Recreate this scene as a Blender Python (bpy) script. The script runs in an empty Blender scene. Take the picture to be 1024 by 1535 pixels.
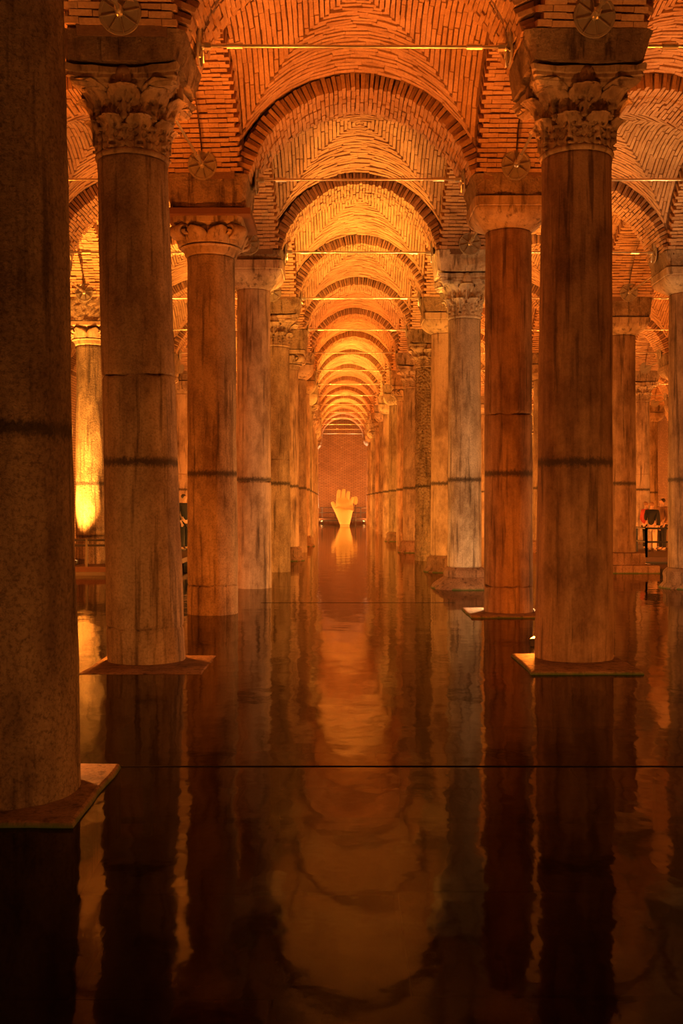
import bpy, math, random
import numpy as np
from mathutils import Vector, Matrix

random.seed(7)
RNG = np.random.default_rng(11)
S = bpy.context.scene
COL = S.collection
PI = math.pi

# ------------------------------------------------------------------ camera, world, exposure
FPX, VX, VY, CAMH = 1560.0, 516.0, 750.0, 1.847
cam_d = bpy.data.cameras.new('camera')
cam = bpy.data.objects.new('camera', cam_d); COL.objects.link(cam)
cam.location = (0, 0, CAMH); cam.rotation_euler = (PI / 2, 0, 0)
cam_d.sensor_fit = 'VERTICAL'; cam_d.sensor_height = 36.0
cam_d.lens = FPX / 1535 * 36.0
cam_d.shift_x = -(VX - 512) / 1535; cam_d.shift_y = -(767.5 - VY) / 1535
cam_d.clip_end = 400
S.camera = cam
w = bpy.data.worlds.new('world'); S.world = w; w.use_nodes = True
w.node_tree.nodes['Background'].inputs[0].default_value = (1.0, .5, .2, 1)
w.node_tree.nodes['Background'].inputs[1].default_value = 0.0
S.view_settings.view_transform = 'Standard'; S.view_settings.look = 'None'
S.view_settings.exposure = 0.0; S.view_settings.gamma = 1.0
S.view_settings.use_curve_mapping = False
cy = S.cycles
cy.max_bounces = 6; cy.diffuse_bounces = 3; cy.glossy_bounces = 3; cy.transparent_max_bounces = 8
cy.caustics_reflective = False; cy.caustics_refractive = False
cy.sample_clamp_indirect = 4.0

# light: floodlights standing on the floor behind the columns.  (row, index) -> (power factor, colour)
LAMP_POWER = 1250.0      # narrow up-beam of each floodlight
SPILL = 280.0           # wide spill of each floodlight
SPILL_SET = {('L', -1): .38, ('R', -1): .5, ('L', 0): .8, ('R', 0): 1.0, ('L', 1): 1.1, ('R', 1): 1.1, ('L', 2): .55, ('R', 2): 1.5}
AMBER, ORANGE, YELLOW, PALE = (1, .31, .052), (1, .21, .016), (1, .38, .05), (1, .50, .18)
LAMP_SET = {}
for kk in range(-2, 17):
    for ll in ('L', 'R', 'L2', 'R2', 'R3', 'R4'):
        LAMP_SET[(ll, kk)] = ((1.0, 2.0, 1.4, .8)[(kk + len(ll)) % 4] * (2.3 if kk > 7 else 1.5), (AMBER, YELLOW, AMBER, ORANGE)[(kk + len(ll)) % 4])
LAMP_SET.update({('L', -1): (.6, AMBER), ('R', -1): (.9, AMBER), ('L', 0): (.8, AMBER), ('R', 0): (.8, AMBER),
                 ('L', 1): (1.5, ORANGE), ('R', 1): (1.8, ORANGE), ('L2', 1): (1.2, ORANGE), ('R2', 1): (1.4, ORANGE),
                 ('L', 2): (.04, PALE), ('R', 2): (.05, PALE), ('L2', 2): (.8, ORANGE), ('R2', 2): (1.0, PALE),
                 ('L', 3): (3.3, YELLOW), ('R', 3): (3.0, YELLOW), ('L2', 3): (1.0, ORANGE), ('R2', 3): (1.4, ORANGE),
                 ('L', 4): (2.3, YELLOW), ('R', 4): (2.3, YELLOW), ('L2', 4): (1.6, YELLOW), ('R2', 4): (1.0, AMBER),
                 ('L', 5): (1.8, AMBER), ('R', 5): (1.9, AMBER), ('L2', 5): (2.0, YELLOW),
                 ('L', 6): (1.5, ORANGE), ('R', 6): (1.5, ORANGE), ('L', 7): (2.8, YELLOW), ('R', 7): (3.2, YELLOW)})

ROW = lambda k: 7.05 + 5.0 * k
# (x of every column of a row of columns, front to back)
XL = {-1: -2.3, 0: -2.235, 1: -2.45, 2: -2.18, 3: -1.92, 4: -1.80, 5: -1.79, 6: -1.72, 7: -1.76, 8: -1.84, 9: -1.93,
      10: -2.0, 11: -2.09, 12: -2.15, 13: -2.24, 14: -2.32, 15: -2.4, 16: -2.4}
XR = {-1: 2.6, 0: 2.85, 1: 2.69, 2: 2.69, 3: 2.55, 4: 2.64, 5: 2.59, 6: 2.48, 7: 2.50, 8: 2.40, 9: 2.32,
      10: 2.27, 11: 2.22, 12: 2.19, 13: 2.18, 14: 2.17, 15: 2.14, 16: 2.14}


def colx(line, k):
    if line == 'L': return XL[k]
    if line == 'R': return XR[k]
    if line == 'R2': return {3: 7.28, 4: 7.18}.get(k, 7.12)
    return {'L2': -6.57, 'R3': 11.95, 'R4': 16.8, 'WL': -11.5, 'WR': 21.7}[line]


def coly(line, k):
    if k == 0: return 6.53 if line == 'L' else 7.0
    return ROW(k)


ORD = 'first second third fourth fifth sixth seventh eighth ninth tenth eleventh twelfth thirteenth fourteenth fifteenth sixteenth seventeenth eighteenth nineteenth'.split()


# ------------------------------------------------------------------ helpers
def tag(o, label=None, cat=None, group=None, kind=None):
    if label: o['label'] = label
    if cat: o['category'] = cat
    if group: o['group'] = group
    if kind: o['kind'] = kind
    return o


def mesh_from(name, verts, faces, mat=None, smooth=False):
    me = bpy.data.meshes.new(name)
    me.from_pydata([tuple(map(float, v)) for v in verts], [], faces)
    if mat: me.materials.append(mat)
    if smooth:
        me.polygons.foreach_set('use_smooth', [True] * len(me.polygons))
    me.update()
    return me


def link(name, data, parent=None, loc=(0, 0, 0), rot=(0, 0, 0), scale=(1, 1, 1)):
    o = bpy.data.objects.new(name, data); COL.objects.link(o)
    o.location = loc; o.rotation_euler = rot; o.scale = scale
    if parent is not None: o.parent = parent
    return o


class MB:
    """collects vertices and faces"""
    def __init__(self): self.v = []; self.f = []

    def add(self, vs, fs):
        n = len(self.v); self.v.extend(vs); self.f.extend([tuple(i + n for i in f) for f in fs])

    def box(self, x0, x1, y0, y1, z0, z1):
        vs = [(x0, y0, z0), (x1, y0, z0), (x1, y1, z0), (x0, y1, z0), (x0, y0, z1), (x1, y0, z1), (x1, y1, z1), (x0, y1, z1)]
        self.add(vs, [(3, 2, 1, 0), (4, 5, 6, 7), (0, 1, 5, 4), (1, 2, 6, 5), (2, 3, 7, 6), (3, 0, 4, 7)])

    def tube(self, p0, p1, r0, r1=None, n=10, caps=True):
        r1 = r0 if r1 is None else r1
        p0, p1 = Vector(p0), Vector(p1); d = (p1 - p0).normalized()
        a = d.orthogonal().normalized(); b = d.cross(a)
        vs = []
        for p, r in ((p0, r0), (p1, r1)):
            for i in range(n):
                t = 2 * PI * i / n
                vs.append(tuple(p + a * (r * math.cos(t)) + b * (r * math.sin(t))))
        fs = [(i, (i + 1) % n, n + (i + 1) % n, n + i) for i in range(n)]
        if caps: fs += [tuple(range(n - 1, -1, -1)), tuple(range(n, 2 * n))]
        self.add(vs, fs)

    def rings(self, rings, close_bottom=True, close_top=True):
        """loft a list of rings that hold the same number of points"""
        n = len(rings[0]); vs = [p for r in rings for p in r]; fs = []
        for j in range(len(rings) - 1):
            for i in range(n):
                i2 = (i + 1) % n
                fs.append((j * n + i, j * n + i2, (j + 1) * n + i2, (j + 1) * n + i))
        if close_bottom: fs.append(tuple(range(n - 1, -1, -1)))
        if close_top: fs.append(tuple(range((len(rings) - 1) * n, len(rings) * n)))
        self.add(vs, fs)

    def mesh(self, name, mat=None, smooth=False): return mesh_from(name, self.v, self.f, mat, smooth)


def vnoise(x, y, seed=0):
    """cheap smooth value noise, periodic in neither direction (numpy arrays)"""
    x = np.asarray(x, float); y = np.asarray(y, float)
    xi = np.floor(x).astype(int); yi = np.floor(y).astype(int); xf = x - xi; yf = y - yi
    def h(a, b):
        n = (a * 374761393 + b * 668265263 + seed * 974711) & 0x7fffffff
        n = ((n ^ (n >> 13)) * 1274126177) & 0x7fffffff
        return ((n ^ (n >> 16)) & 0xffff) / 65535.0
    u = xf * xf * (3 - 2 * xf); v = yf * yf * (3 - 2 * yf)
    return (h(xi, yi) * (1 - u) + h(xi + 1, yi) * u) * (1 - v) + (h(xi, yi + 1) * (1 - u) + h(xi + 1, yi + 1) * u) * v - .5


# ------------------------------------------------------------------ materials
def nodes_of(name):
    m = bpy.data.materials.new(name); m.use_nodes = True
    nt = m.node_tree; bs = nt.nodes['Principled BSDF']
    return m, nt, bs


def N(nt, typ, **kw):
    n = nt.nodes.new(typ)
    for k, v in kw.items(): setattr(n, k, v)
    return n


def ramp(nt, src, stops):
    r = N(nt, 'ShaderNodeValToRGB'); nt.links.new(src, r.inputs[0])
    el = r.color_ramp.elements
    while len(el) < len(stops): el.new(.5)
    for e, (p, c) in zip(el, stops): e.position = p; e.color = (*c, 1) if len(c) == 3 else c
    return r.outputs[0]


def math_n(nt, op, a, b=None, c=None, clamp=False):
    n = N(nt, 'ShaderNodeMath', operation=op, use_clamp=clamp)
    for i, v in enumerate((a, b, c)):
        if v is None: continue
        if isinstance(v, (int, float)): n.inputs[i].default_value = v
        else: nt.links.new(v, n.inputs[i])
    return n.outputs[0]


def mixc(nt, fac, a, b, mode='MIX'):
    n = N(nt, 'ShaderNodeMix', data_type='RGBA', blend_type=mode)
    for i, v in ((0, fac), (6, a), (7, b)):
        if isinstance(v, (int, float)): n.inputs[i].default_value = v
        elif isinstance(v, tuple): n.inputs[i].default_value = (*v, 1)
        else: nt.links.new(v, n.inputs[i])
    return n.outputs[2]


def noise(nt, vec, scale, detail=4, rough=.6):
    n = N(nt, 'ShaderNodeTexNoise'); n.inputs['Scale'].default_value = scale
    n.inputs['Detail'].default_value = detail; n.inputs['Roughness'].default_value = rough
    nt.links.new(vec, n.inputs['Vector']); return n.outputs[0]


def mapping(nt, vec, scale):
    m = N(nt, 'ShaderNodeMapping'); m.inputs['Scale'].default_value = scale
    nt.links.new(vec, m.inputs['Vector']); return m.outputs[0]


def bump(nt, bs, height, strength=.5, dist=.02):
    b = N(nt, 'ShaderNodeBump'); b.inputs['Strength'].default_value = strength; b.inputs['Distance'].default_value = dist
    nt.links.new(height, b.inputs['Height']); nt.links.new(b.outputs[0], bs.inputs['Normal'])


def marble(name, light, dark, pit=.35, pit_scale=26, streak=.55, band=True, knob=False, algae=False, speck=.5):
    """weathered column marble: upright streaks, blotches, pits and the dark old waterline"""
    m, nt, bs = nodes_of(name)
    geo = N(nt, 'ShaderNodeNewGeometry'); pos = geo.outputs['Position']
    st = noise(nt, mapping(nt, pos, (7, 7, .45)), 1.0, 5, .65)
    bl = noise(nt, mapping(nt, pos, (1.6, 1.6, .9)), 1.0, 6, .7)
    fine_n = noise(nt, pos, 38, 5, .7)
    c = mixc(nt, ramp(nt, st, [(.35, (0, 0, 0)), (.65, (1, 1, 1))]), dark, light)
    c = mixc(nt, streak, light, c)
    blot = ramp(nt, bl, [(.36, (.34, .27, .22)), (.58, (1, 1, 1))])
    c = mixc(nt, .85, c, blot, 'MULTIPLY')
    # long dark drips
    dr = noise(nt, mapping(nt, pos, (11, 11, .7)), 1.0, 3, .6)
    c = mixc(nt, .75, c, ramp(nt, dr, [(.32, (.18, .13, .11)), (.46, (1, 1, 1))]), 'MULTIPLY')
    c = mixc(nt, speck, c, ramp(nt, fine_n, [(.34, (.28, .24, .22)), (.54, (1, 1, 1))]), 'MULTIPLY')
    if band:
        z = N(nt, 'ShaderNodeSeparateXYZ'); nt.links.new(pos, z.inputs[0])
        wob = noise(nt, mapping(nt, pos, (26, 26, 16)), 1.0, 5, .75)
        zz = math_n(nt, 'ADD', z.outputs[2], math_n(nt, 'MULTIPLY_ADD', wob, .16, -.08))
        d = math_n(nt, 'ABSOLUTE', math_n(nt, 'SUBTRACT', zz, 2.28))
        bandm = math_n(nt, 'SUBTRACT', 1.0, math_n(nt, 'DIVIDE', math_n(nt, 'SUBTRACT', d, .020), .05), clamp=True)
        bandm = math_n(nt, 'MULTIPLY', bandm, .85)
        c = mixc(nt, bandm, c, (.035, .022, .016))
    if algae:
        z = N(nt, 'ShaderNodeSeparateXYZ'); nt.links.new(pos, z.inputs[0])
        wob = noise(nt, pos, 6.0, 3, .7)
        d = math_n(nt, 'ABSOLUTE', math_n(nt, 'ADD', z.outputs[2], math_n(nt, 'MULTIPLY_ADD', wob, .05, -.025)))
        nz = N(nt, 'ShaderNodeSeparateXYZ'); nt.links.new(geo.outputs['True Normal'], nz.inputs[0])
        am = math_n(nt, 'SUBTRACT', 1.0, math_n(nt, 'DIVIDE', d, .04), clamp=True)
        am = math_n(nt, 'MULTIPLY', am, math_n(nt, 'LESS_THAN', nz.outputs[2], .7))
        c = mixc(nt, am, c, (.06, .12, .03))
    nt.links.new(c, bs.inputs['Base Color'])
    bs.inputs['Roughness'].default_value = .72
    bs.inputs['Specular IOR Level'].default_value = .3
    h = math_n(nt, 'ADD', math_n(nt, 'MULTIPLY', noise(nt, pos, pit_scale, 6, .75), 1.0), math_n(nt, 'MULTIPLY', st, .3))
    if knob:
        v = N(nt, 'ShaderNodeTexVoronoi'); v.inputs['Scale'].default_value = 13; nt.links.new(pos, v.inputs['Vector'])
        h = math_n(nt, 'SUBTRACT', h, math_n(nt, 'MULTIPLY', v.outputs[0], 1.6))
    bump(nt, bs, h, min(1.0, pit * 2.0), .08)
    return m


M_MARBLE = marble('marble_tan', (.56, .42, .28), (.34, .23, .14))
M_LIGHT = marble('marble_light', (.66, .49, .35), (.50, .35, .23), pit=.2, streak=.7, speck=.25)
M_MARBLE_R = marble('marble_brown', (.42, .27, .16), (.25, .14, .075), pit=.2, streak=.95, speck=.25)
M_ROUGH = marble('marble_rough', (.50, .37, .24), (.28, .19, .12), pit=.8, pit_scale=22, speck=.8)
M_PALE = marble('marble_pale', (.72, .63, .50), (.5, .42, .32), pit=.3, speck=.4)
M_KNOB = marble('marble_knobbed', (.50, .36, .22), (.28, .18, .1), pit=1.0, pit_scale=9, knob=True)
M_CAP = marble('capital_marble', (.52, .38, .25), (.34, .23, .14), pit=.2, streak=.3, band=False, speck=.2)
M_CAP_PALE = marble('capital_pale', (.78, .70, .56), (.55, .47, .36), pit=.2, streak=.3, band=False, speck=.2)
M_IMPOST = marble('impost_stone', (.46, .33, .21), (.28, .18, .11), pit=.8, pit_scale=14, streak=.2, band=False, speck=.4)
M_PLINTH = marble('plinth_stone', (.40, .24, .15), (.24, .13, .08), pit=.4, streak=.2, band=False, algae=True)


def brick_mat(name, stops, rough_bump=.5):
    m, nt, bs = nodes_of(name)
    geo = N(nt, 'ShaderNodeNewGeometry'); oi = N(nt, 'ShaderNodeObjectInfo')
    r = math_n(nt, 'FRACT', math_n(nt, 'ADD', geo.outputs['Random Per Island'], oi.outputs['Random']))
    c = ramp(nt, r, stops)
    pos = geo.outputs['Position']
    g = noise(nt, pos, 1.3, 5, .7)
    c = mixc(nt, .6, c, ramp(nt, g, [(.33, (.5, .42, .38)), (.6, (1, 1, 1))]), 'MULTIPLY')
    f = noise(nt, pos, 30, 4, .7)
    c = mixc(nt, .5, c, ramp(nt, f, [(.3, (.55, .5, .48)), (.6, (1, 1, 1))]), 'MULTIPLY')
    nt.links.new(c, bs.inputs['Base Color']); bs.inputs['Roughness'].default_value = .9
    bs.inputs['Specular IOR Level'].default_value = .15
    bump(nt, bs, noise(nt, pos, 24, 5, .75), rough_bump, .03)
    return m


M_BRICK = brick_mat('vault_brick', [(0, (.52, .32, .18)), (.4, (.60, .38, .22)), (.75, (.64, .42, .25)), (1, (.54, .34, .19))])
M_MORTAR = brick_mat('mortar', [(0, (.22, .13, .08)), (1, (.26, .155, .095))], .8)


def plain(name, col, rough=.5, metal=0.0, emit=None, estr=0.0, alpha=1.0):
    m, nt, bs = nodes_of(name)
    geo = N(nt, 'ShaderNodeNewGeometry')
    n = noise(nt, geo.outputs['Position'], 18, 3, .6)
    c = mixc(nt, .35, col, ramp(nt, n, [(.3, (.6, .6, .6)), (.65, (1, 1, 1))]), 'MULTIPLY')
    nt.links.new(c, bs.inputs['Base Color'])
    bs.inputs['Roughness'].default_value = rough; bs.inputs['Metallic'].default_value = metal
    if emit: bs.inputs['Emission Color'].default_value = (*emit, 1); bs.inputs['Emission Strength'].default_value = estr
    bs.inputs['Alpha'].default_value = alpha
    return m


M_STEEL = plain('tie_steel', (.75, .68, .55), .32, .9)
M_PLATE = plain('plate_steel', (.36, .30, .23), .5, .5)
M_DARKMETAL = plain('dark_metal', (.035, .03, .028), .5, .3)
M_MATTE = plain('black_rubber', (.012, .008, .006), 1.0); M_MATTE.node_tree.nodes['Principled BSDF'].inputs['Specular IOR Level'].default_value = 0.0
M_WOOD = plain('dark_plank', (.16, .07, .035), .8)
M_GOLD = plain('gold_mesh', (.90, .76, .42), .5, 0, alpha=.66)
M_LENS = plain('lamp_lens', (.9, .85, .7), .3, 0, (1, .60, .2), 3.0)
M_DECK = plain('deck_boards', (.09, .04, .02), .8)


def water_mat():
    m, nt, bs = nodes_of('water')
    nt.nodes.remove(bs); out = nt.nodes['Material Output']
    geo = N(nt, 'ShaderNodeNewGeometry'); pos = geo.outputs['Position']
    n1 = noise(nt, mapping(nt, pos, (1.2, .8, 1)), 1.6, 2, .5)
    n2 = noise(nt, mapping(nt, pos, (1.0, .7, 1)), 9.0, 2, .5)
    h = math_n(nt, 'ADD', n1, math_n(nt, 'MULTIPLY', n2, .12))
    b = N(nt, 'ShaderNodeBump'); b.inputs['Strength'].default_value = .12; b.inputs['Distance'].default_value = .05
    nt.links.new(h, b.inputs['Height'])
    gl = N(nt, 'ShaderNodeBsdfGlossy'); gl.inputs['Roughness'].default_value = .055
    gl.inputs['Color'].default_value = (1.0, .92, .82, 1)
    nt.links.new(b.outputs[0], gl.inputs['Normal'])
    tr = N(nt, 'ShaderNodeBsdfTransparent'); tr.inputs['Color'].default_value = (.15, .075, .04, 1)
    fr = N(nt, 'ShaderNodeFresnel'); fr.inputs['IOR'].default_value = 1.18
    nt.links.new(b.outputs[0], fr.inputs['Normal'])
    mx = N(nt, 'ShaderNodeMixShader'); nt.links.new(fr.outputs[0], mx.inputs[0])
    nt.links.new(tr.outputs[0], mx.inputs[1]); nt.links.new(gl.outputs[0], mx.inputs[2])
    nt.links.new(mx.outputs[0], out.inputs['Surface'])
    return m


M_WATER = water_mat()


def slab_mat():
    m, nt, bs = nodes_of('floor_stone')
    geo = N(nt, 'ShaderNodeNewGeometry'); oi = N(nt, 'ShaderNodeObjectInfo'); pos = geo.outputs['Position']
    c = ramp(nt, oi.outputs['Random'], [(0, (.10, .06, .04)), (1, (.17, .11, .07))])
    g = noise(nt, pos, 1.1, 6, .7)
    c = mixc(nt, .8, c, ramp(nt, g, [(.35, (.3, .3, .3)), (.65, (1, 1, 1))]), 'MULTIPLY')
    nt.links.new(c, bs.inputs['Base Color']); bs.inputs['Roughness'].default_value = .9
    bump(nt, bs, noise(nt, pos, 9, 5, .7), .5, .03)
    return m


M_SLAB = slab_mat()


def wall_mat():
    m, nt, bs = nodes_of('wall_brick')
    tc = N(nt, 'ShaderNodeNewGeometry'); pos = tc.outputs['Position']
    sx = N(nt, 'ShaderNodeSeparateXYZ'); nt.links.new(pos, sx.inputs[0])
    cb = N(nt, 'ShaderNodeCombineXYZ')
    nt.links.new(math_n(nt, 'ADD', sx.outputs[0], sx.outputs[1]), cb.inputs[0]); nt.links.new(sx.outputs[2], cb.inputs[1])
    bt = N(nt, 'ShaderNodeTexBrick'); nt.links.new(cb.outputs[0], bt.inputs['Vector'])
    bt.inputs['Scale'].default_value = 1.0; bt.inputs['Brick Width'].default_value = .38; bt.inputs['Row Height'].default_value = .11
    bt.inputs['Mortar Size'].default_value = .018; bt.inputs['Color1'].default_value = (.50, .30, .19, 1)
    bt.inputs['Color2'].default_value = (.40, .23, .14, 1); bt.inputs['Mortar'].default_value = (.20, .12, .08, 1)
    bl = noise(nt, mapping(nt, pos, (2.4, 2.4, 1.3)), 1.0, 4, .6)
    c = mixc(nt, ramp(nt, bl, [(.66, (0, 0, 0)), (.70, (1, 1, 1))]), bt.outputs[0], (.85, .75, .6))
    g = noise(nt, pos, .35, 5, .7)
    c = mixc(nt, .6, c, ramp(nt, g, [(.35, (.55, .5, .45)), (.6, (1, 1, 1))]), 'MULTIPLY')
    nt.links.new(c, bs.inputs['Base Color']); bs.inputs['Roughness'].default_value = .9
    bump(nt, bs, bt.outputs['Fac'], -.4, .02)
    return m


M_WALL = wall_mat()

# ------------------------------------------------------------------ water, floor, walls
END_Y = 87.0
def sheet(name, x0, x1, y0, y1, z, mat, thick=.0):
    mb = MB()
    if thick: mb.box(x0, x1, y0, y1, z - thick, z)
    else: mb.add([(x0, y0, z), (x1, y0, z), (x1, y1, z), (x0, y1, z)], [(0, 1, 2, 3)])
    return link(name, mb.mesh(name, mat))


FLOOR_Z = -.42
floor = sheet('floor', -11.5, 21.7, -12, END_Y, FLOOR_Z - .05, M_SLAB, .3)
tag(floor, 'dark paved cistern floor lying under the shallow water', kind='structure')
# paving slabs of the near floor, each a piece of its own
ys = [2.6]
while ys[-1] < 24:
    st_ = .95 + .5 * random.random()
    ys.append(ys[-1] + st_)
ys = [y for y in ys if not 6.7 < y < 7.9]; ys += [7.05, 7.45]; ys.sort()      # an open channel crosses the floor
for a, b in zip(ys[:-1], ys[1:]):
    if a == 7.05: continue
    x = -6.5 + random.random()
    while x < 8.5:
        wd = 1.1 + .9 * random.random()
        if abs((x + wd / 2)) < .36 * b + 1.5:
            mb = MB(); z = FLOOR_Z + random.uniform(-.012, .012)
            mb.box(x + .014, x + wd - .014, a + .014, b - .014, FLOOR_Z - .08, z)
            link('slab', mb.mesh('slab', M_SLAB), floor)
        x += wd
water = sheet('water', -11.5, 21.7, -12, END_Y, 0.0, M_WATER)
tag(water, 'still dark water mirroring the columns and vaults', 'water', kind='stuff')


def wall(name, x0, x1, y0, y1, label):
    mb = MB(); mb.box(x0, x1, y0, y1, FLOOR_Z - .3, 9.6)
    return tag(link(name, mb.mesh(name, M_WALL)), label, kind='structure')


wall('wall_back', -12, 22.2, END_Y, END_Y + .5, 'brick end wall of the cistern behind the hand sculpture')
wall('wall_left', -12, -11.5, -12, END_Y, 'brick side wall beyond the yellow-lit aisle')
wall('wall_right', 21.7, 22.2, -12, END_Y, 'brick side wall beyond the aisles with the visitors')
wall('wall_front', -12, 22.2, -12.5, -12, 'brick wall at the entrance end of the cistern')

# ------------------------------------------------------------------ arches
ARCH_R, ARCH_ZC, ARCH_D, ARCH_T, Z_SPRING = 1.87, 6.5, .60, .24, 7.0
A0 = math.asin((Z_SPRING - ARCH_ZC) / ARCH_R)
N_COURSE = 66


def arch_core():
    """mortar body of an arch that spans x = -2.5..2.5, facing +-y"""
    mb = MB(); n = 40; rings = []
    for i in range(n + 1):
        t = A0 * .8 + (PI - 1.6 * A0) * i / n; c, s = math.cos(t), math.sin(t)
        r0, r1 = ARCH_R + .034, ARCH_R + ARCH_T + .06; d = ARCH_D - .11
        rings.append([(r0 * c, -d, ARCH_ZC + r0 * s), (r0 * c, d, ARCH_ZC + r0 * s), (r1 * c, d, ARCH_ZC + r1 * s), (r1 * c, -d, ARCH_ZC + r1 * s)])
    mb.rings(rings)
    return mb.mesh('arch_core', M_MORTAR)


def hexa(a):
    """8 corner array -> box faces"""
    return a, [(3, 2, 1, 0), (4, 5, 6, 7), (0, 1, 5, 4), (1, 2, 6, 5), (2, 3, 7, 6), (3, 0, 4, 7)]


def arch_bricks(rng):
    """list of (8 corners) for every brick of the arch"""
    out = []; span = PI - 2 * A0
    for i in range(N_COURSE):
        tm = A0 + span * (i + .5) / N_COURSE
        half = span / N_COURSE * .5 * .80
        cuts = [-ARCH_D, -.30, -.012, .012, .30, ARCH_D] if i % 2 else [-ARCH_D, -.42, -.17, .0, .20, .41, ARCH_D]
        segs = [(-ARCH_D, -.303), (-.297, -.012), (.012, .297), (.303, ARCH_D)] if i % 2 else [(-ARCH_D, -.443), (-.437, -.153), (-.147, -.012), (.012, .157), (.163, .447), (.453, ARCH_D)]
        for (y0, y1) in segs:
            j = rng.uniform(-.016, .016); r0 = ARCH_R + j; r1 = ARCH_R + ARCH_T + rng.uniform(-.01, .03)
            dt = rng.uniform(-.0035, .0035); hh = half * rng.uniform(.82, 1.12)
            e0 = y0 - (rng.uniform(-.01, .014) - (.05 if i % 2 else 0) if y0 == -ARCH_D else 0); e1 = y1 + (rng.uniform(-.01, .014) - (.05 if i % 2 else 0) if y1 == ARCH_D else 0)
            cs = []
            for r in (r0, r1):
                for (t, y) in ((tm + dt - hh, e0), (tm + dt + hh, e0), (tm + dt + hh, e1), (tm + dt - hh, e1)):
                    cs.append((r * math.cos(t), y, ARCH_ZC + r * math.sin(t)))
            out.append(cs)
    return out


def pieces_mesh(name, pieces, mat):
    mb = MB()
    for p in pieces: mb.add(*hexa(p))
    return mb.mesh(name, mat)


ARCH_CORE = arch_core()
ARCH_SETS = [arch_bricks(np.random.default_rng(s)) for s in (1, 2, 3)]
ARCH_WORK = [pieces_mesh('arch_brickwork', s, M_BRICK) for s in ARCH_SETS]


def put_arch(p0, p1, label, group, single=False, var=0):
    p0, p1 = Vector(p0), Vector(p1); d = p1 - p0
    a = link('ceiling_arch', ARCH_CORE, None, ((p0.x + p1.x) / 2, (p0.y + p1.y) / 2, 0), (0, 0, math.atan2(d.y, d.x)), (d.length / 5.0, 1, 1))
    tag(a, label, None, group, 'structure')
    if single:
        for p in ARCH_SETS[var]:
            mb = MB(); mb.add(*hexa(p)); link('brick', mb.mesh('brick', M_BRICK), a)
    else:
        tag(link('brickwork', ARCH_WORK[var], a), kind='stuff')
    return a


# ------------------------------------------------------------------ vaults
VR, VH, DOME = 2.09, 1.9, .34


def vz(x, y):
    x = np.asarray(x, float); y = np.asarray(y, float)
    zz = np.maximum(np.sqrt(np.maximum(VR * VR - x * x, .05)), np.sqrt(np.maximum(VR * VR - y * y, .05)))
    return ARCH_ZC + zz + DOME * np.clip(1 - (x / VH) ** 2, 0, 1) * np.clip(1 - (y / VH) ** 2, 0, 1)


def vault_backing():
    n = 40; e = 2.02; g = np.linspace(-e, e, n + 1)
    X, Y = np.meshgrid(g, g); Z = vz(X, Y) + .022
    vs = np.stack([X.ravel(), Y.ravel(), Z.ravel()], 1)
    fs = [(j * (n + 1) + i, (j + 1) * (n + 1) + i, (j + 1) * (n + 1) + i + 1, j * (n + 1) + i + 1) for j in range(n) for i in range(n)]
    return mesh_from('vault_backing', vs, fs, M_MORTAR, False)


def vault_bricks(rng):
    """pitched courses that run parallel to the arch of each web and meet in a herringbone on the groins"""
    out = []; pitch = .0775; n = int((VH + .02) / pitch)
    for web in range(4):
        for j in range(n):
            v = pitch * (j + .5)                     # distance of the course from the centre
            u = -v + rng.uniform(0, .02)
            first = True
            while u < v - .03:
                ln = rng.uniform(.28, .46) * (rng.uniform(.3, 1) if first else 1); first = False
                # shorter run where the vault is steep
                ln *= math.sqrt(max(.14, 1 - (u / VR) ** 2))
                u1 = min(u + ln, v)
                um, hu = (u + u1) / 2, (u1 - u) / 2 - .0025
                hv = pitch * .5 * rng.uniform(.66, .88); vv = v + rng.uniform(-.006, .006)
                drop = rng.uniform(.0, .026)
                if hu > .015:
                    cs = []
                    for up in (0, 1):
                        for (a, b) in ((-hu, -hv), (hu, -hv), (hu, hv), (-hu, hv)):
                            uu, wv = um + a, vv + b
                            x, y = ((uu, wv), (-uu, -wv), (wv, -uu), (-wv, uu))[web]
                            z = float(vz(x, y)) + (-drop if not up else .03)
                            cs.append((x, y, z))
                    out.append(cs)
                u = u1
    return out


VAULT_BACK = vault_backing()
VAULT_SETS = [vault_bricks(np.random.default_rng(s)) for s in (21, 22, 23)]
VAULT_WORK = [pieces_mesh('vault_brickwork', s, M_BRICK) for s in VAULT_SETS]


def px_of(p):
    return VX + FPX * p[0] / p[1], VY - FPX * (p[2] - CAMH) / p[1]


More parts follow.
